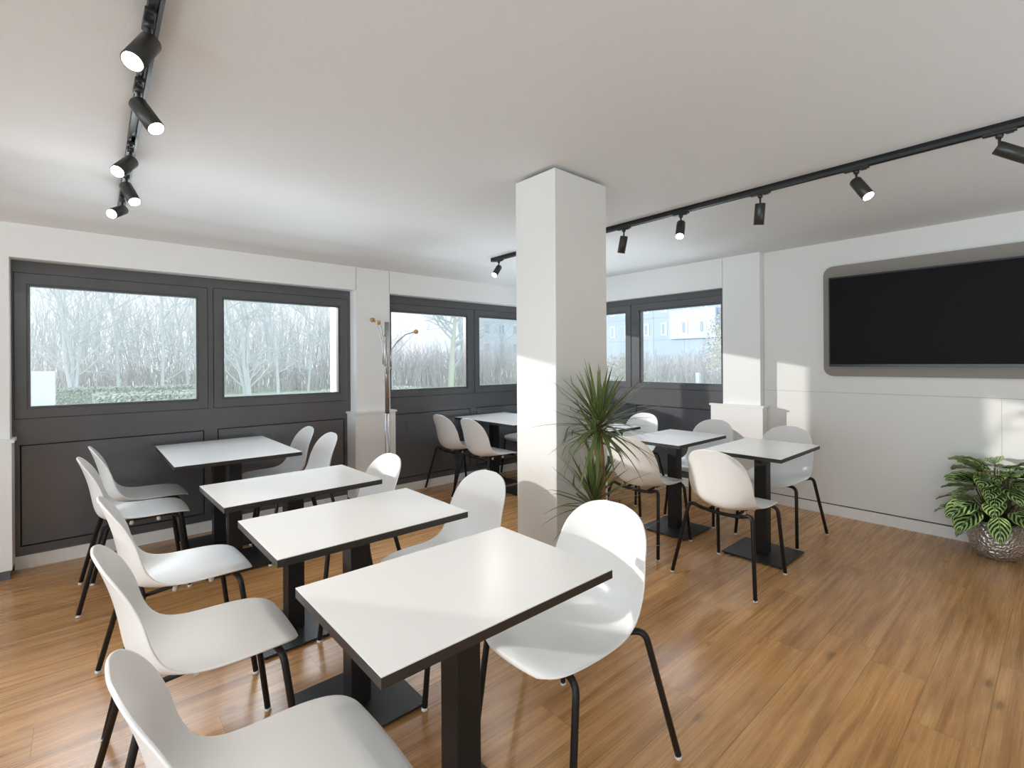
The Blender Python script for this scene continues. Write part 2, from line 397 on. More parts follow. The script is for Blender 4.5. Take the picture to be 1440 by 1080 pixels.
def window(name, P, s0, s1, z1, sashes, panels, label, blind=None):
    """P(sa,sb,da,db,za,zb) -> box bounds; d is depth outward from the frame face; sashes: (s0,s1,z0,z1,gs0,gs1,gz0,gz1)"""
    root = empty(name); struct(root)
    b = MB(); holes = [x[:4] for x in sashes] + list(panels)
    plate(b, s0, s1, 0.0, z1, holes, lambda sa, sb, za, zb: b.box(*P(sa, sb, 0.0, 0.07, za, zb)))
    b.build('window_frame', 'frame', root)
    b = MB()
    for x in sashes:
        plate(b, x[0] - .01, x[1] + .01, x[2] - .01, x[3] + .01, [(x[4] - .012, x[5] + .012, x[6] - .012, x[7] + .012)], lambda sa, sb, za, zb: b.box(*P(sa, sb, 0.03, 0.05, za, zb)))
    for p in panels: b.box(*P(p[0] - .01, p[1] + .01, 0.03, 0.09, p[2] - .01, p[3] + .01))
    b.build('gasket', 'gasket', root)
    for x in sashes:
        g = 0.0035; b = MB()
        plate(b, x[0] + g, x[1] - g, x[2] + g, x[3] - g, [(x[4] - .016, x[5] + .016, x[6] - .016, x[7] + .016)], lambda sa, sb, za, zb: b.box(*P(sa, sb, -0.006, 0.056, za, zb)))
        so = b.build('sash', 'frame', root)
        b = MB()   # glazing bead
        plate(b, x[4] - .0155, x[5] + .0155, x[6] - .0155, x[7] + .0155, [(x[4], x[5], x[6], x[7])], lambda sa, sb, za, zb: b.box(*P(sa, sb, 0.006, 0.056, za, zb)))
        b.build('glazing_bead', 'frame', so)
        if blind is not None and x is sashes[blind]:
            b = MB(); b.box(*P(x[4] - .005, x[5] - .027, 0.03, 0.04, x[6] - .005, x[7] + .005)); b.build('closed_blind', 'frame', so)  # unseen board added to block sun, leaving a slit for a stripe
        b = MB(); b.box(*P(x[4] - .008, x[5] + .008, 0.046, 0.052, x[6] - .008, x[7] + .008)); b.build('pane', 'glass', so)
    for p in panels:
        g = 0.008; b = MB(); b.box(*P(p[0] + g, p[1] - g, 0.004, 0.06, p[2] + g, p[3] - g)); b.build('lower_panel', 'panel', root)
    return root
PA = lambda sa, sb, da, db, za, zb: (sa, sb, YF + da, YF + db, za, zb)
PB = lambda sa, sb, da, db, za, zb: (XF + da, XF + db, sa, sb, za, zb)
def pairA(x, name, blind=None):
    return window(name, PA, x - .01, x + 2.298, 2.045,
        [(x + .010, x + 1.106, .987, 1.957, x + .087, x + 1.027, 1.068, 1.868), (x + 1.143, x + 2.262, .987, 1.960, x + 1.222, x + 2.172, 1.072, 1.873)],
        [(x + .036, x + 1.078, .143, .815), (x + 1.170, x + 2.226, .143, .818)], None, blind)
pairA(-0.345, 'window_1')
pairA(2.292, 'window_2')
window('window_3', PA, -3.11, -0.76, 2.045,
       [(-3.08, -2.04, .987, 1.957, -3.0, -2.085, 1.068, 1.868), (-2.032, -.80, .987, 1.960, -1.985, -.885, 1.072, 1.873)],
       [(-3.06, -2.05, .143, .815), (-2.0, -.82, .143, .818)], None, 0)
window('window_4', PB, 2.25, 4.47, 2.085,
       [(2.287, 3.352, 1.035, 2.012, 2.315, 3.262, 1.108, 1.922), (3.392, 4.44, 1.035, 2.012, 3.478, 4.36, 1.108, 1.922)],
       [(2.30, 3.33, .143, .84), (3.42, 4.42, .143, .84)], None)
b = MB()
for x0, x1 in ((-3.1, -.78), (-0.335, 1.9), (2.32, 4.58)): b.box(x0, x1, YF - .012, YF + .01, 0.0, 0.085)
struct(b.build('baseboard_left', 'wall'))
struct(bx('baseboard_far', 'wall', (XF - .012, XF + .01, 2.39, 4.45, 0.0, 0.085)))

# column
COLX0, COLX1, COLY0, COLY1 = 1.842, 2.266, 1.745, 2.05
struct(bx('column', 'column', (COLX0, COLX1, COLY0, COLY1, 0.0, ZC - 0.018), bev=0.003), 'square white panelled column in the middle of the room')
bpy.data.objects['column']['category'] = 'column'
struct(bx('trim_5', 'shadowgap', (COLX0 + .04, COLX1 - .04, COLY0 + .04, COLY1 - .04, ZC - .02, ZC)))

# boxed casings below the piers
def casing(name, x0, x1, y0, y1, z, label, over, pier):
    root = empty(name, ((x0 + x1) / 2, (y0 + y1) / 2, 0)); cx, cy = (x0 + x1) / 2, (y0 + y1) / 2
    px0, px1 = pier; yb = YW - .0005
    def ring(mb, ox0, ox1, oy, z0, z1):
        mb.box(x0 - cx - ox0, x1 - cx + ox1, y0 - cy - oy, yb - cy, z0, z1)
        if x0 < px0 - .005: mb.box(x0 - cx - ox0, px0 - .0005 - cx, yb - cy, y1 - cy, z0, z1)
        if x1 > px1 + .005: mb.box(px1 + .0005 - cx, x1 - cx + ox1, yb - cy, y1 - cy, z0, z1)
        return mb
    ring(MB(), 0, 0, 0, .06, z - .018).build('casing_body', 'wall', root)
    ring(MB(), over[0], over[1], over[2], z - .018, z).build('casing_top', 'wall', root)
    ring(MB(), -.01, -.01, -.012, 0, .06).build('plinth', 'panel', root)
    tag(root, label, 'casing', 'white casings under the wall piers'); return root
casing('pier_casing', 1.907, 2.318, 4.372, YF - .003, 0.882, 'low white boxed casing under the wall pier behind the coat stand', (.012, .012, .01, 0), (1.943, 2.292))
casing('pier_casing', -0.80, -0.333, 4.372, YF - .003, 0.875, 'low white boxed casing at the left edge of the photo beside the dark panels', (.012, .012, .01, 0), (-.77, -.345))
r = empty('corner_casing', (4.83, 2.12, 0))
MB().box(4.765 - 4.83, 4.7995 - 4.83, 1.872 - 2.12, 2.372 - 2.12, 0, .90).box(4.7995 - 4.83, 4.88 - 4.83, 1.872 - 2.12, 1.9045 - 2.12, 0, .90).build('casing_body', 'wall', r)
MB().box(4.755 - 4.83, 4.7995 - 4.83, 1.860 - 2.12, 2.384 - 2.12, .90, .918).box(4.7995 - 4.83, 4.88 - 4.83, 1.860 - 2.12, 1.9045 - 2.12, .90, .918).build('casing_top', 'wall', r)
tag(r, 'low white boxed casing in the corner under the post beside the panelled wall', 'casing', 'white casings under the wall piers')

# ------------------------------------------------------------------ television
def rrect_prism(mb, x0, x1, y0, y1, z0, z1, r, n=8):
    pts = []
    for (cy, cz, a0) in ((y1 - r, z1 - r, 0), (y0 + r, z1 - r, 90), (y0 + r, z0 + r, 180), (y1 - r, z0 + r, 270)):
        for k in range(n + 1):
            a = math.radians(a0 + 90 * k / n); pts.append((cy + r * math.cos(a), cz + r * math.sin(a)))
    A = [mb.bm.verts.new((x0, y, z)) for y, z in pts]; B = [mb.bm.verts.new((x1, y, z)) for y, z in pts]; L = len(pts)
    mb.bm.faces.new(A); mb.bm.faces.new(B[::-1])
    for i in range(L): mb.bm.faces.new((A[i], B[i], B[(i + 1) % L], A[(i + 1) % L]))
    return mb
b = MB(); rrect_prism(b, XT - .022, XT - .001, -0.16, 1.398, 1.207, 2.152, 0.075)
tag(b.build('television_backboard', 'tvboard'), 'taupe rounded backboard mounted on the wall behind the television', 'board')
tv = empty('television', (XT - .022, 0.62, 1.29))
tag(tv, 'large black flat television mounted on the taupe rounded backboard', 'television')
MB().box(-.055, 0, -0.722, 0.722, 0, .008).box(-.055, 0, -0.722, 0.722, .746, .758).box(-.055, 0, -.722, -.714, .008, .746).box(-.055, 0, .714, .722, .008, .746).box(-.04, 0, -.715, .715, .005, .75).build('bezel', 'bezel', tv)
MB().box(-.052, -.041, -.714, .714, .02, .746).build('screen', 'screen', tv)
MB().box(-.057, -.041, -.714, .714, .008, .02).build('lower_trim', 'bezel', tv)
MB().box(-.057, -.04, -.53, -.47, -.006, .0).build('sensor_block', 'bezel', tv)

# ------------------------------------------------------------------ chairs
def shell_mesh():
    # centre line (x, z) and rim line (x, z, half width), from the front edge of the seat to the top of the back
    cen = [(.268, .420), (.262, .436), (.238, .449), (.195, .455), (.13, .454), (.06, .449), (-.01, .442), (-.07, .438), (-.115, .441), (-.149, .453), (-.172, .477), (-.186, .515), (-.195, .56), (-.203, .61), (-.213, .66), (-.226, .71), (-.240, .755), (-.252, .788), (-.259, .805), (-.262, .812)]
    rim = [(.262, .423, .100), (.257, .437, .145), (.236, .450, .178), (.195, .459, .199), (.13, .463, .210), (.065, .464, .213), (.005, .466, .212), (-.045, .474, .209), (-.082, .490, .206), (-.108, .514, .204), (-.125, .542, .203), (-.136, .570, .203), (-.145, .600, .202), (-.154, .635, .199), (-.168, .672, .191), (-.186, .710, .184), (-.211, .750, .165), (-.236, .783, .131), (-.252, .803, .086), (-.262, .811, .036)]
    def cr(P):
        P = [Vector(p) for p in P]; out = []
        for i in range(len(P) - 1):
            p0, p1, p2, p3 = P[max(i - 1, 0)], P[i], P[i + 1], P[min(i + 2, len(P) - 1)]
            for k in range(2):
                t = k / 2; out.append(0.5 * ((2 * p1) + (p2 - p0) * t + (2 * p0 - 5 * p1 + 4 * p2 - p3) * t * t + (3 * p1 - p0 - 3 * p2 + p3) * t ** 3))
        return out + [P[-1]]
    C_ = cr([(x, 0, z) for x, z in cen]); R_ = cr([(x, y, z) for x, z, y in rim])
    b = MB(); NU = 19; rows = []
    for c, r in zip(C_, R_):
        row = []
        for j in range(NU):
            u = math.sin(PI / 2 * (-1 + 2 * j / (NU - 1))) * .55 + (-1 + 2 * j / (NU - 1)) * .45; k = abs(u) ** 2.3
            row.append(b.bm.verts.new((c.x + (r.x - c.x) * k, u * r.y, c.z + (r.z - c.z) * k)))
        rows.append(row)
    for r0, r1 in zip(rows, rows[1:]):
        for j in range(NU - 1):
            f = b.bm.faces.new((r0[j], r0[j + 1], r1[j + 1], r1[j])); f.smooth = True
    return b

def make_chair():
    root = empty('shell_chair')
    sh = shell_mesh().build('seat_shell', 'shell', root)
    md = sh.modifiers.new('thickness', 'SOLIDIFY'); md.thickness = 0.0075; md.offset = 0.0; md.use_rim = True
    md = sh.modifiers.new('round', 'SUBSURF'); md.levels = 1; md.render_levels = 1
    R = .0112
    for sy in (1, -1):
        for fx, fy, tx, ty, tz, inx, iny, inz in ((.252, .2175, .198, .196, .428, .185, .120, .432), (-.255, .260, -.150, .198, .448, -.132, .125, .418)):
            pts = fillet([(fx, sy * fy, 0.006), (tx, sy * ty, tz), (inx, sy * iny, inz)], .055, 7)
            lg = MB().tube(pts, R, 10).build('leg', 'steel', root)
            d = (Vector((tx, sy * ty, tz)) - Vector((fx, sy * fy, 0))).normalized()
            MB().tube([Vector((fx, sy * fy, 0.0)), Vector((fx, sy * fy, 0)) + d * .012], .0128, 10).build('foot_cap', 'glide', lg)
    MB().tube([(.185, .122, .432), (.184, .06, .428), (.184, 0, .4265), (.184, -.06, .428), (.185, -.122, .432)], R, 10).build('front_crossbar', 'steel', root)
    MB().tube([(-.132, .127, .4187), (-.128, .065, .4115), (-.126, 0, .409), (-.128, -.065, .4115), (-.132, -.127, .4187)], R, 10).build('rear_crossbar', 'steel', root)
    for sy in (1, -1):
        MB().tube([(.184, sy * .085, .428), (.03, sy * .09, .428), (-.128, sy * .085, .413)], .0085, 8).build('side_rail', 'steel', root)
        for x in (.11, -.02):
            MB().lathe([(0, .401), (.008, .401), (.011, .406), (.011, .424), (0, .424)], (x, sy * .09, 0), 10).build('stacking_bumper', 'glide', root)
    return root
CH = [ # x, y, heading(deg), label
 (0.292, 1.103, 0, 'white shell chair nearest the camera at the bottom left, left of the front table'),
 (0.280, 1.840, -1, 'white shell chair on the left side of the second table from the camera'),
 (0.306, 2.545, 1, 'white shell chair on the left side of the third table from the camera'),
 (0.238, 3.735, -1, 'white shell chair at the near left of the doubled table by the dark panels'),
 (0.292, 4.190, 1, 'white shell chair farthest left, backed by the dark wall panels under the big window'),
 (1.250, 1.127, 181, 'white shell chair in patchy sunlight at the right end of the front table'),
 (1.240, 1.862, 180, 'white shell chair between the front tables and the column, at the second table'),
 (1.105, 2.600, 180, 'white shell chair at the right end of the third table, before the coat stand'),
 (1.186, 3.718, 180, 'white shell chair at the near right of the doubled table by the dark panels'),
 (1.186, 4.212, 180, 'white shell chair at the far right of the doubled table, close to the window wall'),
 (3.062, 1.395, -2, 'white shell chair seen from behind at the table nearest the panelled wall'),
 (4.040, 1.478, 180, 'white shell chair facing the camera beside the panelled wall under the television'),
 (3.150, 2.074, 0, 'white shell chair seen from behind just right of the tall spiky plant'),
 (4.052, 2.095, 180, 'white shell chair facing the camera in front of the low corner casing'),
 (4.100, 2.862, 180, 'white shell chair half hidden behind the leaves of the tall spiky plant'),
 (3.000, 4.262, 0, 'white shell chair left of the column, nearest the coat stand'),
 (3.000, 3.765, 0, 'white shell chair left of the column, its right edge almost touching it'),
 (4.050, 4.300, 180, 'white shell chair across the corner table, mostly hidden by the column'),
]
proto = make_chair()
for i, (x, y, a, lb) in enumerate(CH):
    c = proto if i == 0 else copy_tree(proto)
    c.location = (x, y, 0); c.rotation_euler = (0, 0, math.radians(a)); tag(c, lb, 'chair', 'white shell chairs with black legs')

# ------------------------------------------------------------------ tables
def make_table(lx, ly, name='bistro_table'):
    root = empty(name)
    top = MB().box(-lx / 2, lx / 2, -ly / 2, ly / 2, .7375, .74).build('tabletop', 'laminate', root)
    MB().box(-lx / 2, lx / 2, -ly / 2, ly / 2, .714, .7374).build('edge_band', 'edge', top)
    MB().box(-.14, .14, -.14, .14, .708, .714).build('mounting_plate', 'steel', root)
    MB().box(-.04, .04, -.04, .04, .016, .708, bev=.003).build('column', 'steel', root)
    bp = MB().box(-.199, .199, -.199, .199, .008, .016, bev=.002).build('base_plate', 'plate', root)
    for sx in (-1, 1):
        for sy in (-1, 1):
            MB().lathe([(0, 0), (.012, 0), (.012, .008), (0, .008)], (sx * .18, sy * .18, 0), 10).build('levelling_foot', 'glide' if 0 else 'steel', bp)
    return root
t0 = make_table(.726, .500)
TB = [(0.792, 1.124, 0.1, 'white topped bistro table nearest the camera, with a shadow wedge on its left corner'),
 (0.811, 1.8585, 0.2, 'white topped bistro table second from the camera in the left row'),
 (0.803, 2.599, 1.3, 'white topped bistro table third from the camera in the left row'),
 (0.768, 3.716, 0, 'near half of the doubled white table in front of the dark panels'),
 (0.768, 4.212, 0, 'far half of the doubled white table, closest to the dark panels'),
 (3.560, 1.403, 0.4, 'white topped bistro table standing closest to the panelled television wall'),
 (3.563, 2.078, 0.0, 'white topped bistro table right of the spiky plant, nearer the corner casing'),
 (3.535, 2.870, 0, 'white topped bistro table almost hidden behind the plant and the column'),
 (3.465, 3.745, 0, 'near half of the doubled table in the far corner left of the column'),
 (3.465, 4.240, 0, 'far half of the doubled table in the far corner under the window')]
for i, (x, y, a, lb) in enumerate(TB):
    c = t0 if i == 0 else copy_tree(t0)
    c.location = (x, y, 0); c.rotation_euler = (0, 0, math.radians(a)); tag(c, lb, 'table', 'white bistro tables on black pedestals')

# ------------------------------------------------------------------ track lights
def track(name, x, y0, y1, label, rz=0):
    ym = (y0 + y1) / 2; r = empty(name, (x, ym, ZC), rz); h = (y1 - y0) / 2
    MB().box(-.0175, -.007, -h, h, -.034, 0).box(.007, .0175, -h, h, -.034, 0).box(-.0175, .0175, -h, h, -.018, 0).build('rail', 'rail', r)
    for s in (-1, 1): MB().box(-.019, .019, s * h - .008, s * h + .008, -.036, 0).build('end_cap', 'rail', r)
    tag(r, label, 'track', 'black ceiling light tracks'); return r
track('light_track', 0.160, -0.6, 4.0, 'black light track running along the ceiling at the left of the room', math.radians(-0.85))
track('light_track', 3.020, -1.2, 3.735, 'black light track on the ceiling passing behind the column towards the right', math.radians(-0.6))
def spot(x, y, d, lit, label, twist=PI / 2):
    d = Vector(d).normalized(); r = empty('track_spotlight', (x, y, ZC - .034))
    MB().box(-.014, .014, -.055, .055, -.010, .004, bev=.003).box(-.006, .006, -.045, -.02, -.016, -.008).build('adapter', 'rail', r)
    MB().lathe([(0, -.028), (.011, -.028), (.014, -.02), (.014, -.006), (0, -.006)], (0, 0, 0), 16).tube([(0, 0, -.02), (0, 0, -.062)], .0055, 8).build('stem', 'rail', r)
    j = Vector((0, 0, -.060)); c0 = j - d * .012 + d * 0.0
    # head: cylinder from just behind the joint to .125 along d
    hd = MB().lathe([(0, -.012), (.026, -.012), (.0285, -.008), (.0285, .112), (.026, .113), (.0255, .106), (0, .106)], j + Vector((0, 0, -.012)), 28, axis=d).build('lamp_head', 'head', r)
    lens = MB().lathe([(0, .1155), (.018, .115), (.0248, .1135), (.0248, .108), (0, .107)], j + Vector((0, 0, -.012)), 24, axis=d).build('lens', 'glow' if lit else 'glide', hd)
    if lit:
        ld = bpy.data.lights.new('bulb', 'SPOT'); ld.energy = LAMP_W; ld.color = (1.0, 0.91, 0.80); ld.spot_size = math.radians(120); ld.spot_blend = 1.0; ld.shadow_soft_size = 0.02
        lo = bpy.data.objects.new('bulb', ld); COL.objects.link(lo); lo.parent = hd
        lo.location = j + Vector((0, 0, -.012)) + d * .122; lo.rotation_euler = d.to_track_quat('-Z', 'Y').to_euler()
    tag(r, label, 'spotlight', 'black track spotlights'); return r
spot(0.149, 1.736, (-.37, -.45, -.81), True, 'lit black spotlight nearest the camera on the left track')
spot(0.156, 2.172, (.40, -.47, -.79), True, 'lit black spotlight second from the camera on the left track, tilted right')
spot(0.170, 2.807, (-.44, -.59, -.67), True, 'lit black spotlight third from the camera on the left track, tilted left')
spot(0.178, 3.218, (.26, -.58, -.77), True, 'lit black spotlight fourth from the camera on the left track, pointing down right')
spot(0.185, 3.708, (-.47, -.74, -.47), True, 'lit black spotlight at the far end of the left track')
spot(3.046, 3.640, (-.65, -.17, -.74), True, 'lit black spotlight at the far end of the right track, left of the column')
spot(3.030, 2.170, (.02, .25, -.97), False, 'black spotlight facing away just right of the column')
spot(3.025, 1.706, (-.50, -.20, -.84), True, 'lit black spotlight second to the right of the column')
spot(3.020, 1.193, (.15, .15, -.98), False, 'black spotlight in the middle of the right track with no lit end showing')
spot(3.014, 0.713, (-.25, -.51, -.82), True, 'lit black spotlight above the left edge of the television')
spot(3.009, 0.187, (.20, -.80, -.56), False, 'black spotlight at the right edge of the photo, tilted almost level')

# ------------------------------------------------------------------ coat stand
cs = empty('coat_stand', (2.142, 4.20, 0))
tag(cs, 'slim chrome coat stand with wooden ball hooks standing before the wall pier', 'coat stand')
MB().tube([(0, 0, .02), (0, 0, .873)], .024, 20).build('lower_pole', 'chrome', cs)
MB().tube([(0, 0, .873), (0, 0, .881)], .0205, 20).build('joint_ring', 'shadowgap', cs)
MB().tube([(0, 0, .881), (0, 0, 1.725)], .021, 20).build('upper_pole', 'chrome', cs)
MB().lathe([(0, 0), (.17, 0), (.17, .012), (.15, .02), (.03, .03), (0, .03)], (0, 0, 0), 40).build('base', 'chrome', cs)
def hook(az, z0, z1, reach, tall, ball=.0225):
    ca, sa = math.cos(az), math.sin(az); f = lambda d, z: (ca * d, sa * d, z)
    o = MB().tube([f(.038, z0 - .12), f(.038, z0), f(.044, z0 + .3 * tall), f(.06 + .2 * reach, z0 + .62 * tall), f(.05 + .55 * reach, z0 + .88 * tall), f(.04 + reach, z0 + tall)], .0055, 8).tube([f(.018, z0 - .1), f(.042, z0 - .1)], .005, 6).tube([f(.018, z0 - .01), f(.042, z0 - .01)], .005, 6).build('hook', 'chrome', cs)
    MB().lathe([(0, -ball)] + [(ball * math.cos(t), ball * math.sin(t)) for t in [math.radians(-75 + 15 * k) for k in range(11)]] + [(0, ball)], f(.04 + reach + ball * .6, z0 + tall), 16).build('wooden_ball', 'wood_ball', o)
hook(math.radians(215), 1.43, 0, .10, .28); hook(math.radians(130), 1.45, 0, .09, .30)
hook(math.radians(235), 1.36, 0, .075, .23, .012); hook(math.radians(-20), 1.40, 0, .22, .24)
hook(math.radians(60), 1.0, 0, .03, .03, .010); 

# ------------------------------------------------------------------ dracaena
dp = empty('dracaena_plant', (1.965, 1.56, 0))
tag(dp, 'tall spiky dracaena plant with two leaf crowns in front of the column', 'plant')
MB().lathe([(0, 0), (.082, 0), (.085, .01), (.115, .28), (.115, .29), (.106, .29), (.104, .26), (0, .26)], (0, 0, 0), 40).build('planter', 'planter', dp)
MB().lathe([(0, .262), (.1035, .262), (.1035, .27), (0, .27)], (0, 0, 0), 32).build('soil', 'soil', dp)
MB().tube([(.01, -.01, .27), (.012, -.005, .55), (.018, .0, .74), (.012, .0, .86), (.0, .0, .96), (-.005, .0, 1.03)], [.019, .018, .017, .015, .013, .012], 12).tube([(.014, 0, .80), (-.02, .01, .88), (-.03, .01, .96)], [.011, .009, .009], 10).build('cane', 'cane', dp)
MB().tube([(-.045, .02, .265), (-.038, .02, .44), (-.03, .02, .60)], [.016, .014, .012], 12).build('cane', 'cane', dp)
def crown(name, c, n, lmin, lmax, seed, emin=-25, emax=85):
    rd = random.Random(seed); b = MB(); c = Vector(c)
    for i in range(n):
        t = i / n; az = i * 2.39996 + rd.uniform(-.25, .25); el = math.radians(emin + (emax - emin) * t + rd.uniform(-10, 10))
        Lf = rd.uniform(lmin, lmax) * (1.0 if t < .8 else .85); w0 = rd.uniform(.0085, .0125)
        out = Vector((math.cos(az), math.sin(az), 0)); side = Vector((-math.sin(az), math.cos(az), 0))
        base = c + Vector((0, 0, -.05 + .09 * t)) + out * .012
        droop = rd.uniform(.1, .75) * (1 - max(0, math.sin(el)) * .75); p = base.copy(); e = el; rows = []; N = 9
        for k in range(N + 1):
            s_ = k / N; wd = w0 * (0.55 + 1.6 * s_ if s_ < .3 else 1.03) * max(0.02, (1 - max(0, s_ - .3) / .7) ** .75) if k < N else .0002
            d = out * math.cos(e) + Vector((0, 0, math.sin(e))); nrm = d.cross(side).normalized()
            lim = COLY0 - 1.56 - .006 - abs(side.y) * wd - .01 * (1 - s_)
            if p.y > lim and p.x < COLX1 + .03 - 1.965: p.y = lim
            rows.append([p - side * wd + nrm * -wd * .25, p.copy(), p + side * wd + nrm * -wd * .25])
            p = p + d * (Lf / N); e -= droop * 1.5 / N
        b.blade(rows)
    return b.build(name, 'drac', dp, recalc=False)
crown('leaf_crown', (-.005, 0, 1.035), 110, .22, .38, 3, -32, 82)
crown('leaf_crown', (-.03, .02, .645), 58, .22, .33, 5, -10, 88)
crown('leaf_crown', (-.03, .01, .985), 24, .14, .22, 9, 0, 80)
crown('leaf_crown', (.06, -.06, .40), 30, .16, .30, 12, 0, 80)

# ------------------------------------------------------------------ calathea
cp = empty('calathea_plant', (4.672, .318, 0))
tag(cp, 'bushy prayer plant with striped green leaves in a hammered silver pot on the floor', 'plant')
MB().lathe([(0, 0), (.092, 0), (.105, .006), (.130, .05), (.145, .11), (.149, .16), (.146, .215), (.140, .25), (.136, .252), (.132, .248), (.138, .21), (.138, .18), (0, .18)], (0, 0, 0), 56).build('pot', 'hammer', cp)
MB().lathe([(0, .20), (.137, .20), (.137, .205), (0, .208)], (0, 0, 0), 32).build('soil', 'soil', cp)
def cleaf(mb, stem, az, el, tip, Lf, W, roll=0, curl=.6, base=None):
    out = Vector((math.cos(az), math.sin(az), 0)); side0 = Vector((-math.sin(az), math.cos(az), 0)); p = Vector(tip); e = el; rows = []; N = 12; J = 6
    for k in range(N + 1):
        s_ = k / N; wd = W * max(0.03, math.sin(PI * min(1, (s_ * .94 + .04)) ** .80)) ** .75
        d = out * math.cos(e) + Vector((0, 0, math.sin(e))); nr = side0.cross(d).normalized() * -1
        nr = d.cross(side0).normalized(); side = side0 * math.cos(roll) + nr * math.sin(roll); nn = d.cross(side).normalized()
        if nn.z < 0 and abs(e) < 1.3: nn = -nn
        row = []
        for j in range(J + 1):
            v = -1 + 2 * j / J
            row.append(p + side * v * wd + nn * (abs(v) * wd * .22 + .004 * math.sin(s_ * 22 + j) * abs(v)))
        rows.append(row); p = p + d * (Lf / N); e -= curl / N * (0.5 + s_)
    mb.blade(rows)
lf_rng = random.Random(21); stems = MB(); leaves = MB()
for i in range(64):
    t = i / 64; az = i * 2.39996 + lf_rng.uniform(-.3, .3)
    lvl = t ** .8; hz = .26 + .36 * lvl + lf_rng.uniform(-.03, .03); rr = (.20 - .15 * lvl) * lf_rng.uniform(.75, 1.1)
    tip = Vector((math.cos(az) * rr, math.sin(az) * rr, hz))
    if 4.672 + tip.x > 4.80: tip.x = 4.80 - 4.672
    Lf = lf_rng.uniform(.15, .215); el = math.radians(-42 + 62 * lvl + lf_rng.uniform(-14, 14))
    if math.cos(az) > .1:
        Lf = min(Lf, max(.06, (XT - .03 - 4.672 - tip.x) / math.cos(az)))
    W = Lf * lf_rng.uniform(.33, .40)
    b0 = Vector((math.cos(az) * .05, math.sin(az) * .05, .205))
    stems.tube([b0, b0.lerp(tip, .5) + Vector((0, 0, .05)), tip], .003, 6)
    cleaf(leaves, None, az, el, tip, Lf, W, lf_rng.uniform(-.35, .35), lf_rng.uniform(.3, .9))
leaves.build('foliage', 'cala', cp, recalc=False); stems.build('stalks', 'stem', cp)

# ------------------------------------------------------------------ outside
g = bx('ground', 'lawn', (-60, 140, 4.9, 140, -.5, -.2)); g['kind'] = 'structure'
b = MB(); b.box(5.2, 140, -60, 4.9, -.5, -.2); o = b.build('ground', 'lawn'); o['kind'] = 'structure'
o = bx('path', 'path', (3.0, 45, 19.0, 23.5, -.21, -.18)); o['kind'] = 'structure'
o = bx('path', 'path', (-20, 3.0, 19.5, 23.5, -.21, -.185)); o['kind'] = 'structure'
def leafy(mb, fn, n, size, rd):
    for _ in range(n):
        p, nr = fn(rd); a = Vector((rd.uniform(-1, 1), rd.uniform(-1, 1), rd.uniform(-1, 1))).normalized(); nr = (nr + a * .8).normalized()
        u = nr.orthogonal().normalized(); v = nr.cross(u); s_ = size * rd.uniform(.6, 1.3)
        q = [mb.bm.verts.new(p + u * x * s_ + v * y * s_ * .6) for x, y in ((-1, 0), (0, -1), (1, 0), (0, 1))]; mb.bm.faces.new(q)
def hedge(x0, x1, y0, y1, z1, label, mat='hedge', n=5200, seed=1):
    rd = random.Random(seed); cx, cy = (x0 + x1) / 2, (y0 + y1) / 2; r = empty('hedge', (cx, cy, -.2)); hx, hy, hz = (x1 - x0) / 2, (y1 - y0) / 2, z1 + .2
    MB().box(-hx + .06, hx - .06, -hy + .06, hy - .06, 0, hz - .06).build('inner_growth', mat, r)
    def fn(rd):
        k = rd.random()
        if k < .45: return Vector((rd.uniform(-hx, hx), -hy + rd.uniform(0, .08), rd.uniform(0, hz))), Vector((0, -1, 0))
        if k < .85: return Vector((rd.uniform(-hx, hx), rd.uniform(-hy, hy), hz - rd.uniform(0, .08))), Vector((0, 0, 1))
        return Vector((rd.choice((-1, 1)) * (hx - rd.uniform(0, .08)), rd.uniform(-hy, hy), rd.uniform(0, hz))), Vector((1, 0, 0))
    b = MB(); leafy(b, fn, int(n * 1.8), .032, rd); b.build('leaves', mat, r, recalc=False)
    tag(r, label, 'hedge', 'clipped hedges outside'); return r
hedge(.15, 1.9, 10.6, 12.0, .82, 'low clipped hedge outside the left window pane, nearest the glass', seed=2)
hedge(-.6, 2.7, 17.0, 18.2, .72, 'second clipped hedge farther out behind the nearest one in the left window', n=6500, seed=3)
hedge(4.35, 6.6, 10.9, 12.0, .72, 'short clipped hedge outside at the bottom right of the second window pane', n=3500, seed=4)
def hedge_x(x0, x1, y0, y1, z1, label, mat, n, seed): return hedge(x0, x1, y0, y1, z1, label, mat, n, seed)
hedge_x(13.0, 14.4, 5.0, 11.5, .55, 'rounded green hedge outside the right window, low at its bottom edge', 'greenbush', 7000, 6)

def branch(mb, p, d, L, r, depth, rd, up_=.15):
    n = 4; pts = [p.copy()]; rs = [r]; q = p.copy(); dd = d.copy()
    for k in range(n):
        dd = (dd + Vector((rd.uniform(-.2, .2), rd.uniform(-.2, .2), rd.uniform(-.1, .16) + up_ * .15))).normalized(); q = q + dd * (L / n); pts.append(q.copy()); rs.append(r * (1 - .5 * (k + 1) / n))
    mb.tube(pts, rs, 5 if depth > 1 else 4 if depth == 1 else 3, caps=False)
    if depth == 0: return
    for k in range(rd.randint(4, 6) if depth > 1 else rd.randint(5, 8)):
        i = rd.randint(1, n); a = rd.uniform(0, 2 * PI); per = (dd.orthogonal().normalized()); per.rotate(Matrix.Rotation(a, 3, dd)) if False else None
        o1 = dd.orthogonal().normalized(); o2 = dd.cross(o1); per = o1 * math.cos(a) + o2 * math.sin(a)
        nd = (dd * rd.uniform(.5, .9) + per * rd.uniform(.5, .9)).normalized()
        branch(mb, pts[i], nd, L * rd.uniform(.5, .75), max(.006, rs[i] * .62), depth - 1, rd, up_)
